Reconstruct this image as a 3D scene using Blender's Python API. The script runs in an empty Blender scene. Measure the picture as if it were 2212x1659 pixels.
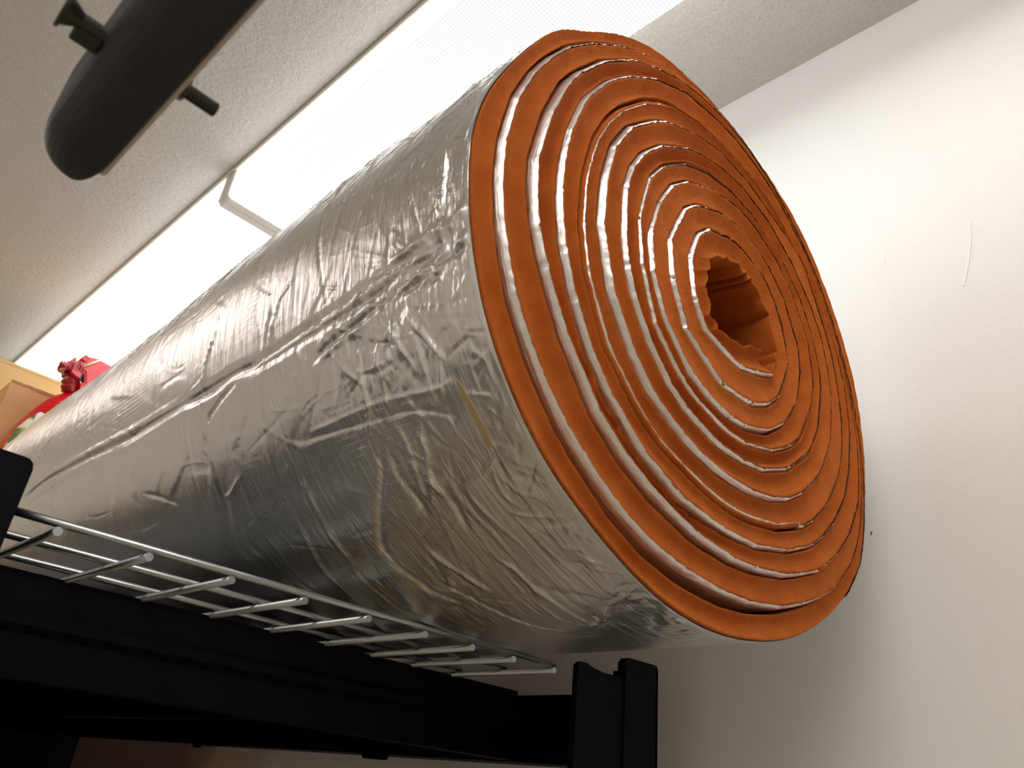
import bpy, bmesh, math, random
import numpy as np
from mathutils import Matrix, Vector

SC = bpy.context.scene
COL = SC.collection
# ------------------------------------------------------------------ camera
# world: X towards the right-hand wall, Y along the roll, Z up, camera at the origin
RT = [(0.68493750, -0.72206305, 0.09739395), (-0.40226492, -0.26331124, 0.87684099), (-0.60748956, -0.63975944, -0.47081238)]
cam_d = bpy.data.cameras.new('camera'); cam = bpy.data.objects.new('camera', cam_d); COL.objects.link(cam)
cam.matrix_world = Matrix([[RT[c][r] for c in range(3)] + [0.0] for r in range(3)] + [[0, 0, 0, 1]])
cam_d.sensor_fit = 'HORIZONTAL'; cam_d.sensor_width = 36.0
cam_d.lens = 1708.92 / 2212 * 36.0
cam_d.clip_start = 0.02; cam_d.clip_end = 50
cam_d.dof.use_dof = True; cam_d.dof.focus_distance = 0.95; cam_d.dof.aperture_fstop = 14.0
SC.camera = cam
# ------------------------------------------------------------------ world, exposure
w = bpy.data.worlds.new('world'); SC.world = w; w.use_nodes = True
w.node_tree.nodes['Background'].inputs[0].default_value = (0.5, 0.5, 0.5, 1)
w.node_tree.nodes['Background'].inputs[1].default_value = 0.02
SC.view_settings.view_transform = 'Standard'; SC.view_settings.look = 'None'
SC.view_settings.gamma = 1.0; SC.view_settings.use_curve_mapping = False
SC.view_settings.exposure = 0.33
LENS_POWER = 10.5          # emission of the lit fixture lenses
ROOM_POWER = 4.0          # emission of the unseen panels added to brighten wall and foil
SC.cycles.use_denoising = True
SC.cycles.max_bounces = 10; SC.cycles.diffuse_bounces = 6; SC.cycles.glossy_bounces = 5
SC.cycles.sample_clamp_indirect = 8.0
H = 1.2                   # ceiling height above the camera
FLOOR = -1.28
XR, XL, YB, YF = 0.97, -2.3, -2.6, 3.7
random.seed(7); rng = np.random.default_rng(11)

# ------------------------------------------------------------------ helpers
def mat(name, col, rough=0.6, metal=0.0, emit=None, spec=None):
    m = bpy.data.materials.new(name); m.use_nodes = True
    b = m.node_tree.nodes['Principled BSDF']
    b.inputs['Base Color'].default_value = (*col, 1); b.inputs['Roughness'].default_value = rough
    b.inputs['Metallic'].default_value = metal
    if spec is not None: b.inputs['Specular IOR Level'].default_value = spec
    if emit: b.inputs['Emission Color'].default_value = (*emit[0], 1); b.inputs['Emission Strength'].default_value = emit[1]
    return m
def N(m, t, **kw):
    n = m.node_tree.nodes.new(t)
    for k, v in kw.items():
        if k in n.inputs: n.inputs[k].default_value = v
        else: setattr(n, k, v)
    return n
def L(m, a, ao, b, bi): m.node_tree.links.new(a.outputs[ao], b.inputs[bi])
def P(m): return m.node_tree.nodes['Principled BSDF']
def bump_noise(m, scale, dist, strength=1.0, detail=4, coord='Object', rough=0.55):
    tc = N(m, 'ShaderNodeTexCoord'); n = N(m, 'ShaderNodeTexNoise', Scale=scale, Detail=detail, Roughness=rough)
    b = N(m, 'ShaderNodeBump', Distance=dist, Strength=strength)
    L(m, tc, coord, n, 'Vector'); L(m, n, 'Fac', b, 'Height'); L(m, b, 'Normal', P(m), 'Normal')
    return tc, n, b
def tint(m, tc, c1, c2, scale, coord='Object', detail=3, lo=0.35, hi=0.65):
    n = N(m, 'ShaderNodeTexNoise', Scale=scale, Detail=detail)
    r = N(m, 'ShaderNodeValToRGB'); r.color_ramp.elements[0].position = lo; r.color_ramp.elements[1].position = hi
    r.color_ramp.elements[0].color = (*c1, 1); r.color_ramp.elements[1].color = (*c2, 1)
    L(m, tc, coord, n, 'Vector'); L(m, n, 'Fac', r, 'Fac'); L(m, r, 'Color', P(m), 'Base Color')
    return r
def link(name, me, m=None, parent=None, smooth=False):
    o = bpy.data.objects.new(name, me); COL.objects.link(o)
    if m and not me.materials: me.materials.append(m)
    if smooth: me.polygons.foreach_set('use_smooth', [True] * len(me.polygons))
    if parent: o.parent = parent
    return o
def obj(name, bm, m=None, parent=None, smooth=False):
    me = bpy.data.meshes.new(name); bm.normal_update(); bm.to_mesh(me); bm.free()
    return link(name, me, m, parent, smooth)
def tag(o, label, cat, group=None, kind=None):
    o['label'] = label; o['category'] = cat
    if group: o['group'] = group
    if kind: o['kind'] = kind
    return o
def struct(o): o['kind'] = 'structure'; return o
def empty(name, loc=(0, 0, 0)):
    o = bpy.data.objects.new(name, None); COL.objects.link(o); o.location = loc; o.empty_display_size = 0.05
    return o
def box(bm, x0, x1, y0, y1, z0, z1, bev=0.0, seg=2):
    r = bmesh.ops.create_cube(bm, size=1.0)
    vs = r['verts']
    for v in vs:
        v.co = Vector((x0 + (v.co.x + .5) * (x1 - x0), y0 + (v.co.y + .5) * (y1 - y0), z0 + (v.co.z + .5) * (z1 - z0)))
    if bev:
        es = list({e for v in vs for e in v.link_edges})
        bmesh.ops.bevel(bm, geom=es, offset=bev, segments=seg, affect='EDGES', profile=0.5)
    return bm
def tube(bm, p, q, r, n=14, r2=None, caps=True):
    p, q = Vector(p), Vector(q); d = q - p
    res = bmesh.ops.create_cone(bm, cap_ends=caps, segments=n, radius1=r, radius2=r if r2 is None else r2, depth=d.length)
    Mx = Matrix.Translation((p + q) / 2) @ d.to_track_quat('Z', 'Y').to_matrix().to_4x4()
    bmesh.ops.transform(bm, matrix=Mx, verts=res['verts'])
    return res['verts']
def prism(bm, pts, axis, a, b):
    """closed outline pts (2D) extruded along axis from a to b; 2D order: x->(y,z), y->(x,z), z->(x,y)"""
    def mk(u, v, t): return {'x': (t, u, v), 'y': (u, t, v), 'z': (u, v, t)}[axis]
    A = [bm.verts.new(mk(u, v, a)) for u, v in pts]; B = [bm.verts.new(mk(u, v, b)) for u, v in pts]
    n = len(pts); fs = [bm.faces.new(A), bm.faces.new(B[::-1])]
    for i in range(n): fs.append(bm.faces.new((A[i], B[i], B[(i + 1) % n], A[(i + 1) % n])))
    bmesh.ops.recalc_face_normals(bm, faces=fs)
    return bm
def grid_mesh(name, V, cols, rows, uv=None, close=False):
    """V: (cols*rows,3) array, column-major by column"""
    me = bpy.data.meshes.new(name)
    i, j = np.meshgrid(np.arange(cols - 1), np.arange(rows - 1), indexing='ij')
    a = (i * rows + j).ravel(); F = np.stack([a, a + rows, a + rows + 1, a + 1], 1)
    me.vertices.add(len(V)); me.vertices.foreach_set('co', V.astype(np.float32).ravel())
    me.loops.add(F.size); me.loops.foreach_set('vertex_index', F.astype(np.int32).ravel())
    me.polygons.add(len(F)); me.polygons.foreach_set('loop_start', np.arange(0, F.size, 4, dtype=np.int32))
    me.polygons.foreach_set('loop_total', np.full(len(F), 4, dtype=np.int32))
    me.polygons.foreach_set('use_smooth', np.ones(len(F), dtype=bool))
    if uv is not None:
        l = me.uv_layers.new(name='UVMap'); l.data.foreach_set('uv', uv[F.ravel()].astype(np.float32).ravel())
    me.update(); me.validate()
    return me

# ------------------------------------------------------------------ materials
M_wall = mat('wall_paint', (0.86, 0.845, 0.83), 0.45); bump_noise(M_wall, 160, 0.0006, 0.35)
M_wall2 = mat('room_paint', (0.80, 0.78, 0.75), 0.7); bump_noise(M_wall2, 60, 0.001, 0.4)
M_ceil = mat('textured_ceiling', (0.64, 0.61, 0.56), 0.85)
tc = N(M_ceil, 'ShaderNodeTexCoord')
n1 = N(M_ceil, 'ShaderNodeTexNoise', Scale=170, Detail=5, Roughness=0.6, Distortion=0.9)
v1 = N(M_ceil, 'ShaderNodeTexVoronoi', Scale=95, feature='SMOOTH_F1'); mx = N(M_ceil, 'ShaderNodeMath', operation='ADD')
mu = N(M_ceil, 'ShaderNodeMath', operation='MULTIPLY'); mu.inputs[1].default_value = -0.6
b1 = N(M_ceil, 'ShaderNodeBump', Distance=0.0036, Strength=0.95)
L(M_ceil, tc, 'Object', n1, 'Vector'); L(M_ceil, tc, 'Object', v1, 'Vector'); L(M_ceil, v1, 'Distance', mu, 0)
L(M_ceil, n1, 'Fac', mx, 0); L(M_ceil, mu, 'Value', mx, 1); L(M_ceil, mx, 'Value', b1, 'Height'); L(M_ceil, b1, 'Normal', P(M_ceil), 'Normal')
M_floor = mat('concrete_floor', (0.48, 0.43, 0.34), 0.6); bump_noise(M_floor, 12, 0.003)
M_black = mat('black_powder_coat', (0.0016, 0.0019, 0.005), 0.6, spec=0.10); bump_noise(M_black, 900, 0.0003, 0.4)
M_bar = mat('black_painted_steel', (0.022, 0.021, 0.023), 0.55)
M_cream = mat('cream_edge_tape', (0.62, 0.52, 0.42), 0.7)  # stands in for light along the bar's edge
M_steel = mat('zinc_wire', (0.42, 0.45, 0.47), 0.30, 1.0); bump_noise(M_steel, 500, 0.0002, 0.3)
M_bolt = mat('dark_bolt', (0.05, 0.045, 0.038), 0.5, 0.6)
M_hous = mat('fixture_housing', (0.72, 0.68, 0.62), 0.5)
M_cap = mat('frosted_end_cap', (0.80, 0.76, 0.72), 0.35, emit=None)
M_card = mat('cardboard', (0.66, 0.37, 0.16), 0.9)
tc, _, _ = bump_noise(M_card, 40, 0.0008, 0.5)
tint(M_card, tc, (0.60, 0.34, 0.15), (0.72, 0.43, 0.20), 9)
M_card2 = mat('pale_cardboard', (0.70, 0.48, 0.22), 0.9)
M_cardedge = mat('torn_cardboard_edge', (0.42, 0.24, 0.12), 0.95)
M_red = mat('red_plastic', (0.62, 0.004, 0.008), 0.28)
M_redd = mat('dark_red_plastic', (0.36, 0.004, 0.010), 0.3)
M_pink = mat('lighter_red_plastic', (0.74, 0.05, 0.07), 0.3)
M_stick = mat('pale_yellow_plastic', (0.85, 0.72, 0.42), 0.5)
M_white = mat('white_label_paper', (0.72, 0.71, 0.70), 0.6)
M_lab = mat('green_label_print', (0.3, 0.3, 0.1), 0.5)
tcl = N(M_lab, 'ShaderNodeTexCoord'); r = tint(M_lab, tcl, (0.06, 0.13, 0.02), (0.72, 0.66, 0.50), 28, detail=2, lo=0.42, hi=0.60)
e = r.color_ramp.elements.new(0.5); e.color = (0.36, 0.30, 0.08, 1)
M_board = mat('particle_board', (0.38, 0.30, 0.19), 0.8)
M_tote = mat('black_plastic_tote', (0.006, 0.008, 0.008), 0.5)

# lit lens: prismatic acrylic, fine bright pyramids with dim valleys
def lens_mat(name, col, power):
    m = mat(name, (0.06, 0.06, 0.06), 0.3)
    tc = N(m, 'ShaderNodeTexCoord'); wx = N(m, 'ShaderNodeTexWave', Scale=50, wave_type='BANDS', bands_direction='X')
    wy = N(m, 'ShaderNodeTexWave', Scale=50, wave_type='BANDS', bands_direction='Y')
    mp = N(m, 'ShaderNodeMapping'); mp.inputs['Rotation'].default_value = (0, 0, 0.0)
    L(m, tc, 'Object', mp, 'Vector'); L(m, mp, 'Vector', wx, 'Vector'); L(m, mp, 'Vector', wy, 'Vector')
    mi = N(m, 'ShaderNodeMath', operation='MINIMUM'); L(m, wx, 'Fac', mi, 0); L(m, wy, 'Fac', mi, 1)
    rp = N(m, 'ShaderNodeMapRange'); rp.inputs['From Min'].default_value = 0.30; rp.inputs['From Max'].default_value = 0.48
    rp.inputs['To Min'].default_value = 0.66; rp.inputs['To Max'].default_value = power
    L(m, mi, 'Value', rp, 'Value'); L(m, rp, 'Result', P(m), 'Emission Strength')
    P(m).inputs['Emission Color'].default_value = (*col, 1)
    return m
M_lens = lens_mat('lit_prismatic_lens', (0.985, 1.0, 0.97), LENS_POWER)
M_lens_side = lens_mat('lit_lens_side', (0.985, 1.0, 0.99), LENS_POWER * 0.29)
M_lens2 = mat('lit_lens_warm', (0.8, 0.8, 0.8), 0.4, emit=((1.0, 0.95, 0.88), ROOM_POWER))

M_lens3 = mat('lit_lens_amber', (0.8, 0.8, 0.8), 0.4, emit=((1.0, 0.88, 0.80), 4.6))

# foam and foil of the roll
M_foam = mat('orange_foam', (0.60, 0.145, 0.022), 0.92, spec=0.15)
tc = N(M_foam, 'ShaderNodeTexCoord')
na = N(M_foam, 'ShaderNodeTexNoise', Scale=330, Detail=6, Roughness=0.8); nb = N(M_foam, 'ShaderNodeTexNoise', Scale=60, Detail=3)
ad = N(M_foam, 'ShaderNodeMath', operation='ADD'); bb = N(M_foam, 'ShaderNodeBump', Distance=0.0022, Strength=0.9)
L(M_foam, tc, 'Object', na, 'Vector'); L(M_foam, tc, 'Object', nb, 'Vector'); L(M_foam, na, 'Fac', ad, 0); L(M_foam, nb, 'Fac', ad, 1)
L(M_foam, ad, 'Value', bb, 'Height'); L(M_foam, bb, 'Normal', P(M_foam), 'Normal')
tint(M_foam, tc, (0.56, 0.130, 0.018), (0.64, 0.163, 0.027), 35)
M_foil = mat('foil_facing', (0.87, 0.865, 0.87), 0.29, 1.0)
M_foil2 = mat('foil_edge', (0.90, 0.89, 0.885), 0.38, 1.0)
def foil_bump(m, grid):
    uvn = N(m, 'ShaderNodeUVMap', uv_map='UVMap')
    # reinforcing scrim: a 6 mm square grid pressed through the foil, showing in patches
    sx = N(m, 'ShaderNodeTexWave', Scale=60, wave_type='BANDS', bands_direction='X'); sy = N(m, 'ShaderNodeTexWave', Scale=60, wave_type='BANDS', bands_direction='Y')
    L(m, uvn, 'UV', sx, 'Vector'); L(m, uvn, 'UV', sy, 'Vector')
    mxx = N(m, 'ShaderNodeMath', operation='MAXIMUM'); L(m, sx, 'Fac', mxx, 0); L(m, sy, 'Fac', mxx, 1)
    pw = N(m, 'ShaderNodeMath', operation='POWER'); pw.inputs[1].default_value = 14; L(m, mxx, 'Value', pw, 0)
    mask = N(m, 'ShaderNodeTexNoise', Scale=7, Detail=2); L(m, uvn, 'UV', mask, 'Vector')
    mr = N(m, 'ShaderNodeMapRange'); mr.inputs['From Min'].default_value = 0.53; mr.inputs['From Max'].default_value = 0.68; L(m, mask, 'Fac', mr, 'Value')
    ml = N(m, 'ShaderNodeMath', operation='MULTIPLY'); L(m, pw, 'Value', ml, 0); L(m, mr, 'Result', ml, 1)
    bA = N(m, 'ShaderNodeBump', Distance=0.00016 if grid else 0.0, Strength=0.8); L(m, ml, 'Value', bA, 'Height')
    # fine tension lines running round the roll
    mp = N(m, 'ShaderNodeMapping'); mp.inputs['Scale'].default_value = (9, 120, 1); mp.inputs['Rotation'].default_value = (0, 0, 0.12)
    ns = N(m, 'ShaderNodeTexNoise', Scale=1.0, Detail=4, Roughness=0.6, Distortion=0.8); L(m, uvn, 'UV', mp, 'Vector'); L(m, mp, 'Vector', ns, 'Vector')
    bB = N(m, 'ShaderNodeBump', Distance=0.0016, Strength=0.6); L(m, ns, 'Fac', bB, 'Height'); L(m, bA, 'Normal', bB, 'Normal')
    n3 = N(m, 'ShaderNodeTexNoise', Scale=110, Detail=6, Roughness=0.7); L(m, uvn, 'UV', n3, 'Vector')
    bC = N(m, 'ShaderNodeBump', Distance=0.0009, Strength=0.45); L(m, n3, 'Fac', bC, 'Height'); L(m, bB, 'Normal', bC, 'Normal')
    L(m, bC, 'Normal', P(m), 'Normal')
foil_bump(M_foil, True); foil_bump(M_foil2, False)
M_tape = mat('tan_tape', (0.50, 0.38, 0.20), 0.45, 0.3)

# ------------------------------------------------------------------ room shell
def slab(name, x0, x1, y0, y1, z0, z1, m):
    return struct(obj(name, box(bmesh.new(), x0, x1, y0, y1, z0, z1), m))
slab('floor', XL - .1, XR + .1, YB - .1, YF + .1, FLOOR - .1, FLOOR, M_floor)
slab('ceiling', XL - .1, XR + .1, YB - .1, YF + .1, H, H + .1, M_ceil)
slab('wall_left', XL - .1, XL, YB - .1, YF + .1, FLOOR, H, M_wall2)
slab('wall_back', XL, XR, YB - .1, YB, FLOOR, H, M_wall2)
slab('wall_front', XL, XR, YF, YF + .1, FLOOR, H, M_wall2)
slab('wall_right', XR, XR + .1, YB - .1, YF + .1, FLOOR, H, M_wall)
# ------------------------------------------------------------------ the insulation roll
SP = np.array([681,676,669,661,652,643,633,625,616,609,605,605,607,612,618,624,631,637,644,650,657,665,674,686,700,716,732,749,765,780,794,806,818,832,848,865,880,893,
901,908,913,917,921,924,926,928,929,931,932,933,932,930,926,922,918,914,910,908,905,904,901,897,892,885,878,870,863,856,848,841,834,826,817,809,800,792,
785,778,773,768,763,758,753,749,745,742,740,739,738,738,737,737,738,740,743,746,750,754,758,762,766,771,776,781,787,792,796,798,800,801,801,801,801,801,
802,803,807,814,824,837,850,861,869,873,874,874,874,874,875,876,878,879,881,882,883,883,884,884,884,884,884,885,886,887,890,893,896,899,902,905,909,913,
918,924,931,939,946,954,962,971,980,990,1001,1013,1024,1038,1052,1069,1087,1105,1122,1138,1153,1166,1177,1187,1196,1202,1207,1209,1211,1211,1211,1210,1211,
1214,1218,1222,1225,1225,1224,1222,1219,1217,1215,1212,1209,1205,1200,1193,1185,1177,1167,1158,1148,1138,1127,1117,1107,1097,1087,1077,1069,1061,1053,1046,
1040,1036,1031,1028,1024,1020,1017,1014,1012,1011,1012,1012,1014,1015,1016,1018,1021,1024,1028,1032,1036,1040,1044,1048,1052,1057,1061,1066,1071,1076,1082,
1088,1093,1098,1101,1103,1105,1107,1111,1118,1127,1137,1147,1156,1163,1166,1167,1166,1165,1163,1162,1160,1159,1158,1156,1154,1153,1150,1147,1144,1141,1138,
1135,1132,1131,1130,1131,1132,1134,1136,1139,1143,1147,1151,1156,1161,1167,1173,1179,1185,1191,1199,1208,1217,1228,1240,1251,1263,1275,1287,1299,1313,1328,
1343,1358,1373,1387,1401,1414,1428,1441,1454,1466,1476,1485,1491,1494,1495,1494,1494,1494,1494,1496,1497,1498,1498,1499,1497,1493,1486,1474,1460,1444,1430,
1417,1407,1399,1392,1385,1378,1370,1361,1351,1341,1331,1322,1312,1303,1294,1286,1280,1275,1271,1268,1264,1262,1260,1261,1264,1268,1273,1278,1283,1289,1294,
1299,1305,1310,1315,1320,1326,1331,1337,1344,1353,1364,1377,1391,1404,1417,1425,1428,1425,1421,1420,1425,1434,1445,1456,1466,1475,1483,1490,1495,1498,1498,
1496,1493,1488,1482,1475,1468,1460,1452,1444,1437,1429,1422,1416,1409,1402,1396,1390,1385,1380,1376,1372,1367,1363,1359,1355,1352,1350,1349,1348,1348,1349,
1350,1353,1357,1362,1368,1375,1381,1389,1397,1408,1420,1433,1447,1460,1473,1486,1499,1513,1528,1544,1560,1577,1594,1611,1627,1640,1649,1654,1655,1652,1648,
1645,1643,1644,1645,1647,1649,1651,1653,1654,1654,1653,1650,1646,1641,1635,1628,1620,1612,1603,1594,1584,1574,1564,1554,1544,1533,1523,1514,1505,1496,1489,
1481,1474,1467,1461,1454,1448,1443,1438,1435,1434,1435,1436,1438,1440,1442,1445,1448,1452,1455,1459,1464,1470,1478,1488,1500,1512,1523,1535,1546,1557,1568,
1579,1590,1602,1613,1625,1635,1642,1648,1652,1656,1663,1673,1684,1691,1693,1689,1684,1678,1673,1670,1667,1663,1658,1651,1645,1637,1630,1622,1614,1606,1598,
1591,1585,1578,1572,1565,1559,1552,1546,1542,1538,1536,1534,1533,1532,1532,1534,1537,1541,1546,1552,1558,1563,1569,1575,1582,1592,1605,1620,1635,1651,1665,
1680,1696,1713,1731,1747,1761,1773,1786,1799,1812,1820,1826,1829,1834,1838,1842,1844,1847,1852,1857,1861,1860,1857,1855,1855,1857,1859,1859,1856,1850,1843,
1834,1825,1814,1801,1786,1771,1757,1745,1735,1726,1717,1708,1698,1688,1679,1671,1664,1657,1651,1645,1641,1639,1638,1638,1640,1642,1645,1649,1653,1657,1662,
1666,1671,1676,1683,1691,1700,1709,1720,1730,1741,1751,1762,1773,1783,1794,1805,1817,1829,1843,1858,1873,1888,1903,1917,1928,1936,1941,1943,1943,1943,1941,
1940,1938,1936,1934,1932,1930,1928,1925,1923,1921,1919,1915,1908,1897,1885,1871,1858,1847,1837,1828,1822,1816,1812,1808,1804,1800,1796,1793,1789,1785,1782,
1779,1778,1778,1780,1783,1787,1793,1799,1807,1817,1828,1840,1852,1864,1878,1893,1909,1927,1946,1965,1983,2001,2020,2039,2055,2069,2078,2085,2090,2095,2101,
2108,2115,2123,2127,2128,2127,2124,2119,2114,2108,2100,2094,2087,2082,2075,2069,2063,2057,2050,2041,2032,2022,2011,2000,1989,1978,1967,1957,1949,1942,1935,
1929,1923,1918,1914,1909,1904,1900,1896,1895,1895,1896,1898,1900,1903,1906,1910,1916,1922,1929,1937,1945,1953,1961,1970,1981,1995,2015,2045,2085,2133,2178,
2209,2219,2213,2201,2193,2190,2193,2200,2208,2217,2226,2232,2237,2240,2243,2245,2247,2249,2250,2252,2254,2256,2257,2257,2255,2250,2243,2233,2223,2213,2203,
2191,2178,2165,2151,2138,2127,2118,2109,2102,2093,2084,2075,2066,2058,2051,2045,2041,2040,2040,2042,2045,2049,2053,2058,2064,2071,2080,2090,2101,2113,2127,
2142,2162,2184,2209,2234,2257,2276,2292,2305,2317,2329,2340,2351,2360,2366,2370,2372,2373,2373,2371,2367,2361,2354,2346,2337,2326,2316,2306,2297,2289,2280,
2272,2264,2256,2247,2238,2229,2220,2212,2205,2199,2193,2187,2181,2175,2171,2168,2165,2162,2159,2155,2151,2145,2138,2131,2123,2116,2110,2107,2106,2109,2114,
2123,2135,2151,2168,2187,2204,2219,2232,2243,2252,2259,2265,2270,2277,2285,2297,2312,2325,2339,2359,2384,2411,2435,2452,2463,2468,2473,2483,2497,2510,2520,
2524,2527,2528,2529,2531,2531,2531,2527,2521,2512,2503,2494,2484,2473,2460,2446,2431,2415,2399,2383,2367,2352,2339,2326,2314,2303,2291,2280,2270,2259,2250,
2243,2238,2235,2234,2234,2235,2237,2240,2243,2247,2252,2259,2271,2287,2307,2326,2345,2362,2379,2396,2414,2431,2445,2457,2468,2482,2498,2514,2526,2536,2543,
2547,2551,2554,2557,2559,2559,2558,2557,2555,2552,2549,2544,2538,2531,2524,2518,2513,2507,2500,2492,2483,2474,2465,2456,2448,2441,2435,2429,2424,2420,2417,
2416,2416,2417,2420,2423,2427,2431,2435,2437,2437,2435,2432,2432,2435,2440,2448,2456,2465,2473,2482,2490,2499,2507,2516,2524,2533,2542,2550,2559,2567,2576,
2584,2593,2601,2610,2618,2627,2635,2644,2652,2661,2669,2678,2686,2695,2703,2712,2720,2729,2737,2746,2754,2763,2772,2780,2789,2797,2804,2809,2807,2798,2782,
2762,2740,2717,2694,2671,2650,2629,2609,2589,2568,2547,2527,2508,2490,2474,2460,2448,2438,2430,2424,2420,2417,2416,2417,2420,2426,2434,2442,2452,2462,2475,
2490,2506,2522,2537,2553,2571,2590,2610,2629,2646,2663,2680,2696,2708,2718,2729,2740,2752,2765,2777,2789,2798,2803,2803,2800,2794,2786,2776,2764,2751,2737,
2724,2712,2701,2689,2678,2668,2659,2651,2644,2638,2632,2627,2623,2619,2616,2613,2610,2607,2605,2604,2603,2604,2606,2609,2614,2619,2626,2634,2641,2649,2658,
2668,2678,2688,2697,2705,2712,2720,2728,2735,2743,2751,2758,2766,2773,2781,2789,2796,2804,2811,2819,2827,2834,2842,2850,2857,2865,2872,2880,2888,2895,2903,
2910,2918,2926,2933,2941,2948,2956,2964,2971,2979,2986,2994,3001,3008,3012,3011,3003,2990,2973,2955,2936,2916,2896,2875,2853,2832,2811,2790,2771,2754,2739,
2727,2717,2709,2703,2699,2696,2693,2691,2692,2698,2707,2719,2732,2746,2761,2779,2799,2820,2841,2861,2881,2898,2915,2933,2951,2971,2991,3010,3028,3045,3060,
3073,3085,3094,3099,3103,3104,3103,3101,3097,3091,3084,3074,3061,3047,3033,3018,3002,2984,2966,2948,2931,2916,2900,2884,2869,2853,2838,2825,2813,2802,2793,
2787,2783,2782,2782,2782,2780,2777,2776,2778,2784,2791,2800,2808,2817,2826,2835,2843,2852,2861,2869,2878,2887,2896,2904,2913,2922,2931,2939,2948,2957,2965,
2974,2983,2992,3000,3009,3018,3026,3035,3044,3053,3061,3070,3079,3088,3096,3105,3114,3122,3131,3140,3149,3157,3166,3175,3184,3192,3201,3210,3218,3227,3234,
3239,3238,3229,3213,3192,3168,3145,3123,3103,3085,3067,3051,3037,3025,3016,3009,3004,3000,2997,2995,2994,2996,3000,3007,3016,3026,3037,3049,3062,3075,3089,
3103,3116,3128,3140,3153,3168,3186,3206,3229,3254,3279,3301,3318,3333,3346,3358,3368,3374,3376,3375,3373,3370,3366,3363,3358,3353,3346,3335,3319,3297,3268,
3237,3205,3176,3150,3128,3110,3096,3086,3079,3069,3052,3027,2998,2975,2961,2957,2958,2961,2963,2966,2969,2973,2977,2979,2978,2975,2969,2963,2962,2965,2970,
2974,2974,2971,2968,2969,2976,2987,3001,3015,3030,3047,3067,3092,3122,3153,3184,3211,3235,3258,3279,3296,3309,3318,3327,3335,3342,3349,3356,3363,3370,3374,
3374,3373,3370,3366,3361,3355,3347,3340,3333,3327,3322,3317,3314,3316,3322,3329,3334,3333,3324,3308,3288,3270,3260,]) / 1e4          # outer radius of the sheet, 140 samples a turn, from the inner end outwards
RI = np.array([413,408,402,397,391,386,380,375,369,363,358,352,347,348,357,366,375,385,394,403,412,421,430,439,448,457,467,476,490,513,537,560,584,605,620,635,651,666,
683,699,716,716,703,691,681,679,677,675,673,671,669,667,665,663,661,658,655,651,648,645,637,630,623,615,608,600,592,583,574,567,561,556,550,545,539,534,
528,523,520,517,514,511,509,506,503,500,497,495,493,490,488,486,483,481,479,478,482,486,490,494,497,501,505,505,504,502,500,499,499,512,525,539,552,565,
572,576,581,585,589,593,597,601,606,611,615,620,625,629,634,639,642,642,642,642,642,642,642,642,642,642,642,]) / 1e4          # inner radius of the first turn
NS = 140; THS = -0.745616; Y0 = 0.33; CX, CZ = 1.766 * Y0, 1.33 * Y0
PHI_END = 10.955; Y_FAR = 2.04
yO = np.array([1.0, .986, .965, .953, .950, .938, .930, .932, .929, .925, .921]) * Y0
stp = np.array([.013, .019, .010, .001, .013, .009, -.003, .005, .006, .006]) * Y0
def y_outer(ph): return np.interp(ph, np.arange(11) + .5, yO[::-1])
def y_inner(ph): return y_outer(ph - 1) + np.interp(ph - 1, np.arange(10) + .5, stp[::-1])
def body_scale(y): return np.interp(y, [.33, .6, .75, 1.0, 1.3, 1.6, 1.75, 2.05], [1, .995, .985, .952, .93, .928, .905, .87])
def theta(ph): return THS - 2 * math.pi * ph
def smooth_noise(x, period, seed):
    g = np.random.default_rng(seed); n = int(x.max() / period) + 4
    v = g.uniform(-1, 1, n); t = x / period; i = np.floor(t).astype(int); f = t - i; f = f * f * (3 - 2 * f)
    return v[i] * (1 - f) + v[i + 1] * f
def r_smooth(ph): return np.interp(ph, np.arange(len(SP)) / NS, SP)
# the cut edge is stiff: it follows short straight runs that meet at little pinched folds
nodes = [0.0]
while nodes[-1] < 11.0:
    r = float(r_smooth(nodes[-1])); nodes.append(nodes[-1] + random.uniform(.024, .060) / (2 * math.pi * r))
nodes = np.array(nodes); node_r = r_smooth(np.minimum(nodes, 11.0)) + rng.uniform(-.0006, .0009, len(nodes))
node_s = rng.choice([-1, 1], len(nodes)) * rng.uniform(.3, 1.0, len(nodes))
def r_outer(ph):
    i = np.clip(np.searchsorted(nodes, ph, side='right') - 1, 0, len(nodes) - 2)
    a, b = nodes[i], nodes[i + 1]; ra, rb = node_r[i], node_r[i + 1]
    al, be, t = 2 * np.pi * a, 2 * np.pi * b, 2 * np.pi * ph
    chord = ra * rb * np.sin(be - al) / (ra * np.sin(t - al) + rb * np.sin(be - t))
    k = np.where(ph < 8.6, 0.85, np.where(ph < 10, 0.6, 0.12))
    return chord * k + r_smooth(ph) * (1 - k)
def bump_at(ph, centre, half): return np.exp(-((ph - centre) / half) ** 2)
def ang(px, pz): return ((THS - math.atan2(pz, px)) / (2 * math.pi)) % 1
def gap(ph):
    """air gap between a turn's inner face and the turn inside it"""
    g = 0.0011 + 0.0007 * smooth_noise(ph, 0.13, 3)
    g = g + 0.0085 * bump_at(ph, 10 + ang(-.07, -.30), .085) + .003 * bump_at(ph, 10 + ang(-.20, -.22), .10)
    g = g + .0035 * bump_at(ph, 9 + ang(-.10, -.25), .09) + .002 * bump_at(ph, 9.45, .12) + .002 * bump_at(ph, 10.45, .12)
    torn = bump_at(ph, 8 + ang(-.135, -.20), .05) ** .5
    g = g + torn * (.0065 + .003 * smooth_noise(ph, 0.006, 9))
    g = g + .0018 * bump_at(ph, 6.42, .2) + .0015 * bump_at(ph, 3.1, .15)
    return np.maximum(g, .0005)
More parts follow.
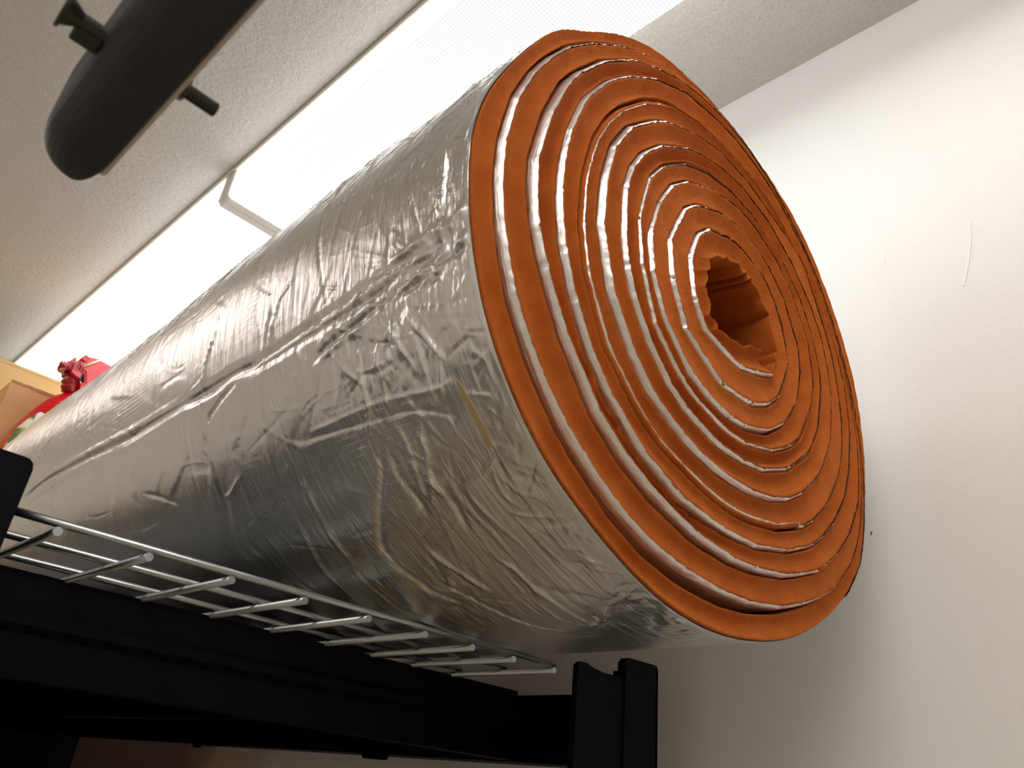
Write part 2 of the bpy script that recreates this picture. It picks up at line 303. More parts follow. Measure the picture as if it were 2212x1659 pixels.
def r_inner(ph):
    first = np.interp(np.clip(ph, 0, 1), np.arange(len(RI)) / NS, RI)
    # corrugations of the innermost face, fading towards the cut end of the sheet
    lob = np.abs(np.sin(np.pi * (ph * 17 + .35 * np.sin(ph * 19) + .25 * np.sin(ph * 47))))
    amp = .0056 * np.clip((ph - .12) / .2, 0.05, 1)
    first = first - amp * (lob - .5) * (1 + .4 * np.sin(ph * 31))
    rest = r_outer(np.maximum(ph - 1, 0)) + gap(ph) + BEV * .9
    t = np.clip((ph - .93) / .07, 0, 1)
    return np.where(ph < 1, first * (1 - t) + rest * t if False else first + (r_outer(np.full_like(ph, 0.0)) + gap(ph) - np.interp(1, np.arange(len(RI)) / NS, RI)) * t, rest)
BEV = .0034
def bevel_rise(d): return BEV * (1 - np.exp(-np.maximum(d, 0) / .0035))
def to_xyz(ph, r, y):
    th = theta(ph); s = body_scale(y)
    return np.stack([CX + r * s * np.cos(th), y + 0 * r, CZ + r * s * np.sin(th)], -1)

roll = empty('insulation_roll', (CX, Y0, 0.143)); INV = Vector((-CX, -Y0, -0.143))
tag(roll, 'big roll of orange foam insulation faced with crumpled silver foil, lying on the wire shelf', 'insulation roll')
def roll_part(name, me, m):
    o = link(name, me, m, roll); me.transform(Matrix.Translation(INV)); return o
# foam sheet: outer face, cut front face with a soft trough, inner face
PH = np.concatenate([np.linspace(0, PHI_END, int(PHI_END * 560))]); nc = len(PH)
ro, ri = r_outer(PH) - .0004, r_inner(PH)
tap = np.clip((PHI_END - PH) / .05, 0, 1) ** .5                    # the outer end is squeezed thin
ro = ri + (ro - ri) * (0.15 + .85 * tap)
yf, yi = y_outer(PH), np.where(PH < 1, y_outer(PH), y_inner(PH))
wob = .0008 * smooth_noise(PH, .07, 21)
back = [Y_FAR, 1.5, 1.0, .75, .6, .5, .42, .38]
T = [0, .015, .05, .12, .25, .42, .58, .70, .80, .88, .94, .98, 1.0]
D = [.0022, .0006, .0001, .0014, .0036, .0058, .0068, .0062, .0046, .0022, .0006, .0005, .0019]
depth_k = .75 + .5 * smooth_noise(PH, .31, 5)
rows = []
skin = np.where(PH > 9.98, .013, .0)
roB = ro + BEV * .8
for y in back: rows.append(to_xyz(PH, roB - skin, np.full(nc, y)))
bevk = np.where(PH > 9.98, .2, 1.0)
rows.append(to_xyz(PH, ro + BEV * .75 * bevk - skin * .30, yf + .010))
for t, d in zip(T, D):
    rr = ro + (ri - ro) * t + (bevel_rise(d) * .9 * bevk  if t < .04 else 0)
    jj = .00045 * smooth_noise(PH + t * .013, .004, int(31 + t * 100)) + wob
    yy = yf + (yi - yf) * t + d * 1.25 * depth_k + jj
    rows.append(to_xyz(PH, rr, yy))
rows.append(to_xyz(PH, ri, yi + .010))
open_ = np.where(PH < .9, .015, 0) * np.clip((PH - .02) / .1, 0, 1) * np.clip((.97 - PH) / .1, 0, 1)
for y in back[::-1]: rows.append(to_xyz(PH, np.minimum(ri + open_, np.maximum(ri, ro - .004)), np.full(nc, y)))
rows.append(rows[0])
V = np.stack(rows, 1).reshape(-1, 3)
me = grid_mesh('foam_sheet', V, nc, len(rows))
o = roll_part('foam_sheet', me, M_foam); o['label'] = 'orange foam sheet wound in a spiral'
# cut ends of the sheet (closed with fans)
bm = bmesh.new()
for col in (0, nc - 1):
    vs = [bm.verts.new(r[col]) for r in rows[:-1]]
    half = len(back) + 1
    outer = vs[:half + 7]; inner = vs[half + 7:]
    f = bm.faces.new(vs)
bmesh.ops.triangulate(bm, faces=bm.faces[:])
me = bpy.data.meshes.new('foam_cut_end'); bm.to_mesh(me); bm.free(); roll_part('foam_cut_end', me, M_foam)

# foil facing of the inner turns: a band that shows where each turn stands proud of the next
PH = np.linspace(.0015, 10.0, 10 * 640); nc = len(PH)
ro, yf = r_outer(PH) + .0006, y_outer(PH)
arc = np.concatenate([[0], np.cumsum(np.diff(PH) * 2 * np.pi * ro[1:])])
near = np.clip(np.searchsorted(nodes, PH), 1, len(nodes) - 1); near = np.where(PH - nodes[near - 1] < nodes[near] - PH, near - 1, near)
dn = (PH - nodes[near]) * 2 * np.pi * ro
sgn = node_s[near]
dl = [-.0002, .0008, .002, .004, .007, .011, .018, .035, .09, .3]
rows, uvs = [], []
hide = np.where((PH > 6.05) & (PH < 6.75), -.0035, 0) + np.where((PH > 2.9) & (PH < 3.0), -.002, 0)   # one turn's facing is missing
for d in dl:
    fold = -.0017 * np.abs(sgn) * np.exp(-(dn / (.0016 + .12 * d)) ** 2) * math.exp(-d / .012) * np.where(sgn > 0, 1, -.6)
    wav = .0003 * smooth_noise(arc, .006, 40 + int(d * 1e4)) * math.exp(-d / .01)
    yy = yf + d + .0004 * smooth_noise(arc, .003, 77) * (1 if d < .003 else 0) + wob.mean()
    rows.append(to_xyz(PH, ro + fold + wav + hide + bevel_rise(d + .0002), yy)); uvs.append(np.stack([arc, yy], -1))
me = grid_mesh('inner_foil', np.stack(rows, 1).reshape(-1, 3), nc, len(dl), np.stack(uvs, 1).reshape(-1, 2))
o = roll_part('inner_foil_facing', me, M_foil2); o['label'] = 'silver foil edge between the orange turns'

# outer turn of foil: dense skin with creases
nc = 1500; PH = np.linspace(10.0, PHI_END, nc); ro = r_outer(PH) + .0004
d = [0.0]; st = .0012
while Y0 + d[-1] < Y_FAR: d.append(d[-1] + st); st = min(st * 1.0065, .0065)
d = np.array(d); nr = len(d); YY = (y_outer(PH)[:, None] + .0028) + d[None, :]
SK = np.clip(d / .03, 0, 1)[None, :]
ANG = (theta(PH) % (2 * math.pi)); RM = .31
U = ANG * RM                                                      # arc position, metres
UU = np.repeat(U[:, None], nr, 1); DZ = np.zeros((nc, nr))
ymid = d + Y0
def seg(u0, y0, u1, y1, a, w_, prof='ridge', fade0=0.25, fade1=0.25, bend=0, acc=None):
    m = 4 * w_ + .002
    lo, hi = min(u0, u1) - m, max(u0, u1) + m
    ci = np.where((U > lo) & (U < hi))[0]; ri_ = np.where((ymid > min(y0, y1) - m) & (ymid < max(y0, y1) + m))[0]
    if not len(ci) or not len(ri_): return
    c0, c1, r0, r1 = ci[0], ci[-1] + 1, ri_[0], ri_[-1] + 1
    A = UU[c0:c1, r0:r1] - u0; B = YY[c0:c1, r0:r1] - y0
    du, dy = u1 - u0, y1 - y0; l2 = du * du + dy * dy; ln = math.sqrt(l2)
    t = (A * du + B * dy) / l2; tt = np.clip(t, 0, 1)
    s = (A * dy - B * du) / ln + bend * np.sin(np.pi * tt) * ln
    over = np.where(t < 0, -t, np.where(t > 1, t - 1, 0)) * ln
    env = np.exp(-(over / (w_ * 1.2)) ** 2)
    if fade0: env = env * np.clip(tt / fade0, 0, 1)
    if fade1: env = env * np.clip((1 - tt) / fade1, 0, 1)
    if prof == 'ridge': p = np.maximum(0, 1 - np.abs(s) / w_) ** 1.4
    elif prof == 'step': p = np.tanh(s / w_) * np.exp(-np.abs(s) / (w_ * 7))
    else: p = np.exp(-(s / w_) ** 2)
    if acc is None: DZ[c0:c1, r0:r1] += a * p * env
    else:                                                          # joints of one crease must not add up
        o_ = acc[c0:c1, r0:r1]; v_ = p * env
        acc[c0:c1, r0:r1] = np.maximum(o_, v_)
CREASES = [
(-2.2,0.006,[[3.4831,0.7621],[3.4839,0.7212],[3.4846,0.644],[3.4752,0.5836],[3.4631,0.5269],[3.4565,0.4822],[3.443,0.4381],[3.4396,0.4082],[3.4398,0.373],[3.4299,0.3562]]),
(-1.6,0.005,[[3.4939,0.6482],[3.4927,0.5914],[3.4853,0.5342],[3.4785,0.4827],[3.4745,0.4392],[3.4557,0.4035],[3.4531,0.3788],[3.4367,0.3588]]),
(1.8,0.005,[[3.4889,0.7023],[3.4899,0.623],[3.4803,0.5584],[3.4708,0.5074],[3.4563,0.4612],[3.4476,0.4245],[3.4439,0.3908],[3.4436,0.3614]]),
(-1.8,0.005,[[3.5568,0.5316],[3.5303,0.5043],[3.5162,0.467],[3.5003,0.435],[3.4845,0.4103],[3.4624,0.384],[3.453,0.362]]),
(1.6,0.004,[[3.5564,0.519],[3.5413,0.4864],[3.527,0.456],[3.5131,0.4276],[3.4903,0.4003],[3.4788,0.3746],[3.4667,0.3551]]),
(-1.4,0.004,[[3.5258,0.4854],[3.5177,0.4386],[3.5066,0.414],[3.4985,0.3882],[3.4759,0.3725],[3.4784,0.3536],[3.4755,0.3315]]),
(-1.6,0.004,[[3.4939,0.6482],[3.5226,0.6849],[3.5566,0.7101],[3.5721,0.7164]]),
(-1.6,0.007,[[3.4979,1.3697],[3.4552,1.2353],[3.4594,1.1129],[3.4688,1.0068],[3.4803,0.9097],[3.476,0.7857],[3.4707,0.7164],[3.4686,0.656],[3.478,0.6072]]),
(1.2,0.006,[[3.4662,1.3361],[3.4396,1.2169],[3.4411,1.1029],[3.4451,1.0079],[3.4576,0.9191],[3.4656,0.8246],[3.4668,0.7495]]),
(-1,0.005,[[3.5264,1.3151],[3.5074,1.2017],[3.503,1.1119],[3.5013,1.0368]]),
(1.3,0.003,[[3.5303,0.5043],[3.5871,0.4901],[3.6533,0.4686],[3.716,0.4701],[3.7781,0.4827]]),
(1.3,0.003,[[3.5467,0.4633],[3.6388,0.467],[3.7338,0.468]]),
(1.6,0.003,[[3.5475,0.4245],[3.6168,0.4155],[3.701,0.4045]]),
(1.3,0.003,[[3.5596,0.4386],[3.6305,0.446],[3.6827,0.4455],[3.7325,0.4486]]),
(1.5,0.003,[[3.5527,0.404],[3.6153,0.3903],[3.6636,0.3798],[3.7514,0.3914]]),
(0.8,0.003,[[3.7118,0.5526],[3.7128,0.5269],[3.7102,0.4922],[3.7105,0.4497],[3.7204,0.4176],[3.7297,0.3877],[3.721,0.3746]]),
(-0.7,0.003,[[3.7272,0.5557],[3.7336,0.5059],[3.7403,0.4665],[3.7466,0.4302],[3.7635,0.4082],[3.7884,0.3893],[3.8077,0.3908]]),
(-1.6,0.004,[[3.8013,0.4733],[3.8732,0.4875],[3.9254,0.5043],[4.0288,0.5358],[4.0872,0.5484]]),
(1,0.003,[[3.5247,0.5967],[3.657,0.5883],[3.7606,0.5872],[3.8619,0.5883],[3.9801,0.5941],[4.089,0.5941],[4.2082,0.5883]]),
(-1,0.003,[[3.5139,0.7222],[3.5941,0.7233],[3.6586,0.728],[3.7296,0.7238],[3.8128,0.728],[3.956,0.7227],[4.0704,0.717],[4.2127,0.6833]]),
(1.2,0.004,[[3.9109,0.6251],[3.9999,0.6335],[4.0657,0.6429],[4.1824,0.6492]]),
(-1.4,0.005,[[4.0489,0.5421],[4.1331,0.5447],[4.2346,0.5347],[4.3081,0.5137]]),
(1.1,0.004,[[4.0747,0.4974],[4.1656,0.4859],[4.2893,0.468]]),
(-1.2,0.004,[[3.8177,0.4659],[3.874,0.4686],[3.9367,0.4654],[4.0034,0.4654]]),
(1.2,0.004,[[3.7824,0.4245],[3.8542,0.4297],[3.905,0.4392],[3.969,0.4355]]),
(1.2,0.004,[[3.7593,0.4481],[3.8163,0.4444],[3.8861,0.4502],[3.9563,0.4549]]),
(0.6,0.002,[[3.9579,0.4323],[3.9529,0.4213],[3.9332,0.3882],[3.8983,0.3672],[3.8873,0.3457]]),
(0.6,0.002,[[4.0325,0.3882],[4.0542,0.3761],[4.0709,0.3546]]),
(-0.8,0.004,[[3.9528,0.4313],[4.0038,0.4323],[4.0707,0.4381]]),
(0.8,0.002,[[3.5102,0.7269],[3.4598,0.7212],[3.4069,0.7175],[3.3183,0.7044],[3.2115,0.6959]]),
(0.8,0.002,[[3.477,0.5951],[3.403,0.5872],[3.3313,0.5752],[3.2916,0.5521]]),
(-1.4,0.004,[[3.1941,0.3567],[3.2706,0.3541],[3.3344,0.3546],[3.3975,0.353]]),
(0.8,0.003,[[3.1392,0.3893],[3.1842,0.404],[3.2457,0.4129]]),
(0.8,0.002,[[3.1404,0.3509],[3.1647,0.3688],[3.1963,0.383],[3.2311,0.3919],[3.3168,0.4056]]),
(1.5,0.004,[[3.3987,0.3294],[3.3983,0.341],[3.4154,0.3515],[3.4016,0.3709],[3.4152,0.395],[3.4191,0.4187]]),
(-1.2,0.004,[[3.4154,0.3515],[3.4552,0.353],[3.4859,0.3525],[3.5034,0.3693],[3.5216,0.3903]]),
(1.2,0.004,[[3.4597,0.3315],[3.462,0.3446],[3.4869,0.3546],[3.5,0.3725],[3.5199,0.3956]]),
(0.8,0.002,[[2.9739,0.3541],[3.1271,0.3362],[3.1994,0.3383],[3.2245,0.3404]]),
(0.8,0.002,[[2.9386,0.3583],[2.9962,0.3635],[3.0781,0.3709],[3.1392,0.3893]]),
(0.7,0.002,[[2.9303,0.3656],[3.0316,0.3767],[3.1071,0.404],[3.1424,0.4413]]),
(0.7,0.0025,[[3.1583,0.4029],[3.1294,0.4544],[3.1054,0.5069],[3.1208,0.5426]]),
(0.7,0.0025,[[3.176,0.3851],[3.1595,0.4386],[3.2356,0.468],[3.3222,0.4759]]),
(1.2,0.002,[[3.329,1.1276],[3.3842,1.1602],[3.4228,1.1806],[3.4643,1.1869],[3.5157,1.1985],[3.6178,1.2006]]),
(1.2,0.002,[[3.22,1.2232],[3.2759,1.2652],[3.3591,1.3014],[3.4306,1.3119],[3.5367,1.3219]]),
(0.9,0.002,[[3.373,0.958],[3.4372,0.9627],[3.5166,0.9596]]),
(0.9,0.002,[[3.4124,0.9076],[3.4841,0.9118],[3.5783,0.9123],[3.7254,0.9249]]),
(0.9,0.002,[[3.2981,0.7007],[3.3908,0.7185],[3.4651,0.7233],[3.5228,0.7243],[3.5879,0.7201],[3.7349,0.7275],[3.8088,0.729],[3.8913,0.7227],[4.0117,0.728]]),
(-0.9,0.003,[[3.686,0.8971],[3.7229,0.8566],[3.7754,0.8141]]),
(0.7,0.003,[[3.7442,0.6734],[3.7888,0.7054],[3.8006,0.7269]]),
(0.8,0.003,[[3.953,0.5946],[4.0464,0.5972],[4.1778,0.6051],[4.3269,0.6009],[4.515,0.5689],[4.6603,0.5531]]),
(-0.8,0.003,[[4.0865,0.4948],[4.2255,0.509],[4.2833,0.4985],[4.4039,0.4801],[4.4823,0.4675],[4.5218,0.4449]]),
(0.8,0.003,[[4.2568,0.4245],[4.3375,0.4218],[4.4188,0.4192],[4.5018,0.4166]]),
(-1,0.004,[[4.3797,0.3977],[4.4293,0.3992],[4.4673,0.4024]]),
(1,0.004,[[4.3915,0.3761],[4.4673,0.4024],[4.509,0.4229]]),
(0.8,0.003,[[4.3915,0.3761],[4.3606,0.3557],[4.319,0.3336]]),
(0.8,0.003,[[4.1481,0.4355],[4.2026,0.426],[4.2568,0.4245],[4.3339,0.4287]])]
for a, w_, pts in CREASES:
    n = len(pts) - 1; acc = np.zeros_like(DZ)
    for i in range(n):
        seg(pts[i][0] * RM, pts[i][1], pts[i + 1][0] * RM, pts[i + 1][1], 1.0, w_ * 1.25, 'ridge',
            .5 if i == 0 else 0, .5 if i == n - 1 else 0, 0, acc)
    DZ += a * .00165 * acc
R_ = random.Random(5)
for k in range(300):                                               # tension lines round the roll
    y = .335 + 1.6 * R_.random() ** 1.5; t0 = R_.uniform(1.9, 4.4 if k % 3 else 3.4); t1 = t0 + R_.uniform(.15, .9); sl = R_.gauss(0, .03)
    seg(t0 * RM, y, t1 * RM, y + sl * (1 + y), R_.choice([-1, 1, 1]) * R_.uniform(.0003, .0010) * (1 + .5 * y) * (.45 if t0 > 3.7 else 1), R_.uniform(.0013, .003) * (1 + .5 * y), 'ridge', .4, .4, R_.gauss(0, .02))
for k in range(70):                                                # fans high on the roll, raked towards the far end
    y = .36 + 1.3 * R_.random(); t0 = R_.uniform(2.3, 2.9); ln = R_.uniform(.12, .5)
    seg(t0 * RM, y + .10 * ln, (t0 + ln) * RM, y - .05 * ln, R_.uniform(.0006, .0014), R_.uniform(.0016, .0035) * (1 + .5 * y), 'ridge', .4, .4, R_.gauss(0, .04))
def crumple(tc_, yc, rt, ry, n, lmin, lmax, amp):
    for k in range(n):
        t = tc_ + R_.gauss(0, rt); y = yc + R_.gauss(0, ry); a = R_.uniform(0, math.pi); l = R_.uniform(lmin, lmax)
        if y < .334: continue
        seg(t * RM - l * math.cos(a), y - l * math.sin(a), t * RM + l * math.cos(a), y + l * math.sin(a), R_.choice([-1, 1]) * R_.uniform(.3, 1) * amp, R_.uniform(.0013, .0032), R_.choice(['ridge', 'ridge', 'step']), .35, .35, R_.gauss(0, .06))
crumple(3.55, .44, .09, .05, 110, .008, .035, .0011)
crumple(3.40, .38, .06, .03, 34, .005, .02, .0006)
crumple(3.85, .44, .12, .05, 60, .010, .040, .0007)
crumple(4.25, .52, .15, .07, 46, .012, .06, .0007)
crumple(4.50, .42, .05, .025, 18, .008, .03, .0007)
crumple(4.0, .66, .25, .12, 90, .015, .07, .0006)
crumple(3.2, .50, .25, .12, 110, .012, .05, .0005)
crumple(3.6, .9, .4, .25, 140, .02, .08, .0006)
for k in range(11): crumple(2.3 + k * .22, .352, .12, .010, 26, .004, .02, .0007)
for k in range(26):                                               # broad shallow dents that bend the reflections
    a_, b_ = R_.uniform(-1, 1), R_.uniform(-1, 1); fq = R_.uniform(16, 60); ph = R_.uniform(0, 6.28)
    DZ += SK * (.0105 / fq) * .32 * np.sin(fq * (UU * a_ + YY * b_ * .8) + ph)
lip = np.clip(d / .007, 0.12, 1)[None, :]
DZ *= lip
TH = theta(PH)[:, None]; SCL = body_scale(YY)
RR = (ro[:, None] + bevel_rise(d)[None, :] * .25) * SCL + DZ
# where the body rests on the shelf it flattens
Vx = CX + RR * np.cos(TH); Vz = CZ + RR * np.sin(TH)
flat = np.clip((YY - .55) / .06, 0, 1); Vz = np.where(Vz < .1442, Vz + (.1442 - Vz) * flat, Vz)
V = np.stack([Vx, YY, Vz], -1).reshape(-1, 3)
me = grid_mesh('outer_foil', V, nc, nr, np.stack([UU, YY], -1).reshape(-1, 2))
o = roll_part('outer_foil_facing', me, M_foil); o['label'] = 'crumpled silver foil skin of the roll'
# a sliver of tan tape stuck to the foil near the cut end
tp = [(3.7286, .3714, .0012), (3.76, .370, .0022), (3.79, .3688, .0026), (3.83, .3678, .0030), (3.877, .3667, .0014)]
bm = bmesh.new(); prev = None
for t_, y_, w_ in tp:
    a_ = ((THS - t_) / (2 * math.pi)) % 1 + 10; rr = float(np.interp(a_, PH, ro)) + .0016
    pr = [bm.verts.new(Vector((CX + (rr + dz) * math.cos(t_), y_ + s_ * w_, CZ + (rr + dz) * math.sin(t_))) + INV) for s_, dz in ((-1, 0), (1, 0), (1, -.002), (-1, -.002))]
    if prev:
        for q in range(4): bm.faces.new((prev[q], prev[(q + 1) % 4], pr[(q + 1) % 4], pr[q]))
    prev = pr
bmesh.ops.recalc_face_normals(bm, faces=bm.faces[:])
obj('tape_strip', bm, M_tape, roll)['label'] = 'narrow tan strip on the foil'
# ------------------------------------------------------------------ wire deck on the rack
deck = empty('wire_deck', (.4, .6, .14))
tag(deck, 'silver wire mesh deck under the insulation roll, resting on the black rack', 'wire shelf')
def dk(o): o.parent = deck; o.location = o.location - deck.location; return o
def rod_mesh(name, p, q, r):
    bm = bmesh.new(); tube(bm, p, q, r, 12)
    me = bpy.data.meshes.new(name); bm.to_mesh(me); bm.free(); me.materials.append(M_steel)
    for f in me.polygons: f.use_smooth = len(f.vertices) == 4
    return me
XD0, XD1 = .098, .672
cm = rod_mesh('wire', (XD0, 0, 0), (XD1, 0, 0), .0030)
y = .593; 
while y < 2.42:
    o = bpy.data.objects.new('wire', cm); COL.objects.link(o); o.location = (0, y, .1405); dk(o); y += .0745
lm = rod_mesh('support_wire', (0, 0, 0), (0, 1.83, 0), .0032)
for x in [.1545, .2185, .2850, .3525, .4190, .4850, .5465, .6055, .6685]:
    o = bpy.data.objects.new('support_wire', lm); COL.objects.link(o); o.location = (x, .5895, .1344); dk(o)

# ------------------------------------------------------------------ black storage rack
rack = empty('storage_rack', (.45, .6, FLOOR))
tag(rack, 'black steel storage rack carrying the wire deck and the roll, against the white wall', 'rack')
def rk(name, bm, m=M_black, smooth=False):
    o = obj(name, bm, m, rack, smooth); o.data.transform(Matrix.Translation((-.45, -.6, -FLOOR))); return o
for (x0, x1, y0, y1) in ((.060, .124, .580, .592), (.783, .848, .580, .592), (.060, .124, 2.44, 2.452), (.783, .848, 2.44, 2.452)):
    inx = x0 if x0 < .4 else x1
    bm = bmesh.new(); top = .173 if x0 < .4 else .170
    pts = [(x0, FLOOR), (x1, FLOOR), (x1, top - .007), (x1 - .0012, top - .0028), (x1 - .004, top - .0004), (x1 - .008, top), (x0 + .006, top + (.000 if x0 < .4 else -.001)), (x0, top - (.002 if x0 < .4 else .007))]
    prism(bm, pts, 'y', y0, y1)
    s = 1 if y0 < 1 else -1
    box(bm, inx - .005 if x0 > .4 else x0, inx if x0 > .4 else x0 + .005, min(y0, y0 + s * .065), max(y0, y0 + s * .065), FLOOR, top - .004, .001, 1)
    rk('post', bm)
# joint plates where the beams hook on to the right-hand posts
for y0, y1 in ((.583, .590), (2.44, 2.447)):
    bm = bmesh.new()
    prism(bm, [(.700, -.40), (.790, -.40), (.790, .1465), (.768, .1455), (.745, .1452), (.727, .1468), (.716, .1500), (.705, .1500), (.700, .1460)], 'y', y0, y1)
    rk('joint_plate', bm)
# side beams (along X) with a step and a lower flange
for yb, s in ((.750, 1), (2.36, -1)):
    bm = bmesh.new()
    prof = [(0, .1335), (.012, .1335), (.030, .128), (.030, .060), (.026, .0575), (.026, .0525), (-.002, .0525), (-.002, .0585), (0, .0585), (0, .086), (-.006, .092), (-.006, .100), (0, .106)]
    prism(bm, [(yb + s * a, b) for a, b in prof], 'x', .125, .783)
    rk('side_beam', bm)
for yb in (.595, ):
    pass
# long beams (along Y)
for xb, s in ((.850, -1), (.075, 1)):
    bm = bmesh.new()
    prism(bm, [(xb, .1335), (xb + s * .035, .1335), (xb + s * .035, .100), (xb + s * .050, .095), (xb + s * .050, .052), (xb, .052)], 'y', .592, 2.44)
    rk('long_beam', bm)
for y0, h in ((1.03, .045), (1.62, .045)):
    bm = bmesh.new(); box(bm, .798, .812, y0, y0 + .05, h, .056, .003); rk('beam_clip', bm)
bm = bmesh.new(); box(bm, .11, .80, .79, 2.35, .112, .128, .002); rk('shelf_panel', bm)  # black sheet standing in for the shade under the deck

# ------------------------------------------------------------------ lower shelf contents, seen under the beam
low = struct(obj('trim_1', box(bmesh.new(), .955, XR, 0.0, 2.0, -.12, -.02, .003), M_wall)) if False else None
c = obj('cardboard_carton', box(bmesh.new(), .795, .925, 1.63, 2.22, -.0545, .0512, .002), mat('brown_carton', (0.50, 0.33, 0.24), 0.9))
tag(c, 'dim brown carton on the lower level of the rack, under the long beam', 'box')
t = empty('storage_tote', (.50, 2.35, -.0545))
tag(t, 'flat black plastic tote at the far end of the lower shelf, bottom left corner', 'tote')
bm = bmesh.new(); prism(bm, [(-.28, 0), (.318, 0), (.325, .092), (-.295, .092)], 'y', -.06, .07); obj('tub', bm, M_tote, t)
bm = bmesh.new(); box(bm, -.30, .33, -.065, .075, .092, .106, .005); obj('lid', bm, M_tote, t)
bm = bmesh.new(); box(bm, .13, .845, .60, 2.43, -.070, -.055, .002); rk('lower_shelf_panel', bm, M_board)  # added, unseen: keeps light off the wall behind, gives the foil a tan reflection

# ------------------------------------------------------------------ ceiling fixtures
def fixture(yn, yf, label, group, x0=.46, x1=.682, lens=M_lens, drop=.087):
    f = empty('ceiling_light', ((x0 + x1) / 2, (yn + yf) / 2, H)); tag(f, label, 'ceiling light', group)
    off = Matrix.Translation((-(x0 + x1) / 2, -(yn + yf) / 2, -H))
    def fp(name, bm, m, sm=False): o = obj(name, bm, m, f, sm); o.data.transform(off); return o
    bm = bmesh.new(); box(bm, x0 - .006, x1 + .006, yn, yf, H - .014, H - .0005, .002); fp('housing', bm, M_hous)
    zb, zt = H - drop, H - .0145; b = .004
    bm = bmesh.new()
    prism(bm, [(x0 + .002, zt), (x0, zb + b), (x0 + .001, zb + .001), (x0 + b, zb), (x1 - b, zb), (x1 - .001, zb + .001), (x1, zb + b), (x1 - .002, zt)], 'y', yn + .0225, yf - .0225)
    o_ = fp('lens', bm, lens)
    if lens is M_lens:                                              # the upright sides give off less than the flat bottom
        o_.data.materials.append(M_lens_side)
        for q in o_.data.polygons:
            if abs(q.normal.x) > .8: q.material_index = 1
    for a, c_ in ((yn, yn + .022), (yf - .022, yf)):
        bm = bmesh.new()
        prism(bm, [(x0 - .002, zt), (x0 - .003, zb + b), (x0, zb + .002), (x0 + b, zb - .003), (x1 - b, zb - .003), (x1, zb + .002), (x1 + .003, zb + b), (x1 + .002, zt)], 'y', a, c_)
        bmesh.ops.bevel(bm, geom=bm.edges[:], offset=.0015, segments=2, affect='EDGES')
        fp('end_cap', bm, M_cap)
    return f
fixture(-.60, 1.4655, 'long lit ceiling light directly above the near part of the roll', 'fluorescent lights over the roll')
fixture(1.4665, 3.05, 'second lit ceiling light, end to end with the first, towards the cartons', 'fluorescent lights over the roll')
for k, (xa, ya) in enumerate(((-.80, -.95), (-1.6, -.9))):  # fill panels added out of view to brighten the wall and foam face
    fixture(ya, ya + 1.2, ['wide ceiling light panel behind the camera, nearer the white wall', 'wide ceiling light panel behind the camera, further into the room'][k], 'wide ceiling lights behind the camera', xa, xa + .6, M_lens2, .035)
fixture(-2.30, -.85, 'lit ceiling light behind the camera, in line with the pair over the roll', 'fluorescent light behind the camera')  # added out of view: more overhead light for the wall and roll end
fixture(1.75, 3.15, 'warm ceiling light out of the frame to the left, level with the cartons', 'warm ceiling light left of the frame', -.62, -.40, M_lens3)  # added out of view to warm the ceiling and foil at left

# ------------------------------------------------------------------ cartons at the far end of the rack
def carton(name, x0, x1, y0, y1, z0, z1, m, label, flap=False):
    o = empty(name, ((x0 + x1) / 2, y0, z0)); tag(o, label, 'box', 'cartons at the far end of the rack')
    T_ = Matrix.Translation((-(x0 + x1) / 2, -y0, -z0))
    a = obj('body', box(bmesh.new(), x0, x1, y0, y1, z0, z1, .003, 2), m, o); a.data.transform(T_)
    bm = bmesh.new(); n = 26; rr = random.Random(3)
    for i in range(n):                                               # worn, slightly frayed top edge
        xa, xb = x0 + (x1 - x0) * i / n, x0 + (x1 - x0) * (i + 1) / n
        box(bm, xa, xb, y0 - .0012, y0 + .002, z1 - .004 - rr.random() * .003, z1 + .0008 + rr.random() * .0015)
    e_ = obj('worn_edge', bm, M_cardedge if flap else m, o); e_.data.transform(T_)
    return o
carton('cardboard_box', .3465, .66, 2.20, 2.32, .143, .832, M_card, 'brown cardboard box in front, with a worn top edge, behind the red jug', True)
carton('cardboard_box', .13, .76, 2.33, 2.44, .143, .925, M_card2, 'paler, taller cardboard box standing behind the brown one')
c = empty('support_carton', (.47, 2.12, .143)); tag(c, 'carton hidden behind the roll with the red jug standing on it', 'box')
b_ = obj('body', box(bmesh.new(), -.085, .20, -.055, .070, 0, .40, .003), M_card, c)
obj('tape', box(bmesh.new(), -.02, .03, -.0556, .0706, .35, .4006), M_card2, c)

# ------------------------------------------------------------------ red jug
jug = empty('fuel_jug', (.50, 2.12, .5435)); tag(jug, 'red plastic jug with a bulky spout and green label, above the roll at left', 'jug')
def jp(name, bm, m, sm=False, k=1.0):
    for v in bm.verts: v.co.x *= k; v.co.z *= k
    o = obj(name, bm, m, jug, sm); o.data.transform(Matrix.Translation((-.50, -2.12, -.5435))); return o
bm = bmesh.new(); rings = []
prof = [(.5435, .3720, .630), (.560, .3660, .634), (.640, .3700, .634), (.690, .3790, .632), (.735, .3950, .630), (.757, .4050, .628), (.775, .4150, .622), (.795, .4290, .612), (.812, .4480, .595), (.826, .4600, .570), (.836, .470, .540), (.840, .480, .520)]
for z, xa, xb in prof:
    cx_, hx = (xa + xb) / 2, (xb - xa) / 2; hy = .055 if z < .78 else max(.02, .055 - (z - .78) * .45); ring = []
    for i in range(36):
        a = 2 * math.pi * i / 36; ca, sa = math.cos(a), math.sin(a); e2 = .55
        ring.append(bm.verts.new((cx_ + hx * math.copysign(abs(ca) ** e2, ca), 2.12 + hy * math.copysign(abs(sa) ** e2, sa), z)))
    rings.append(ring)
for a, b in zip(rings, rings[1:]):
    for i in range(36): bm.faces.new((a[i], a[(i + 1) % 36], b[(i + 1) % 36], b[i]))
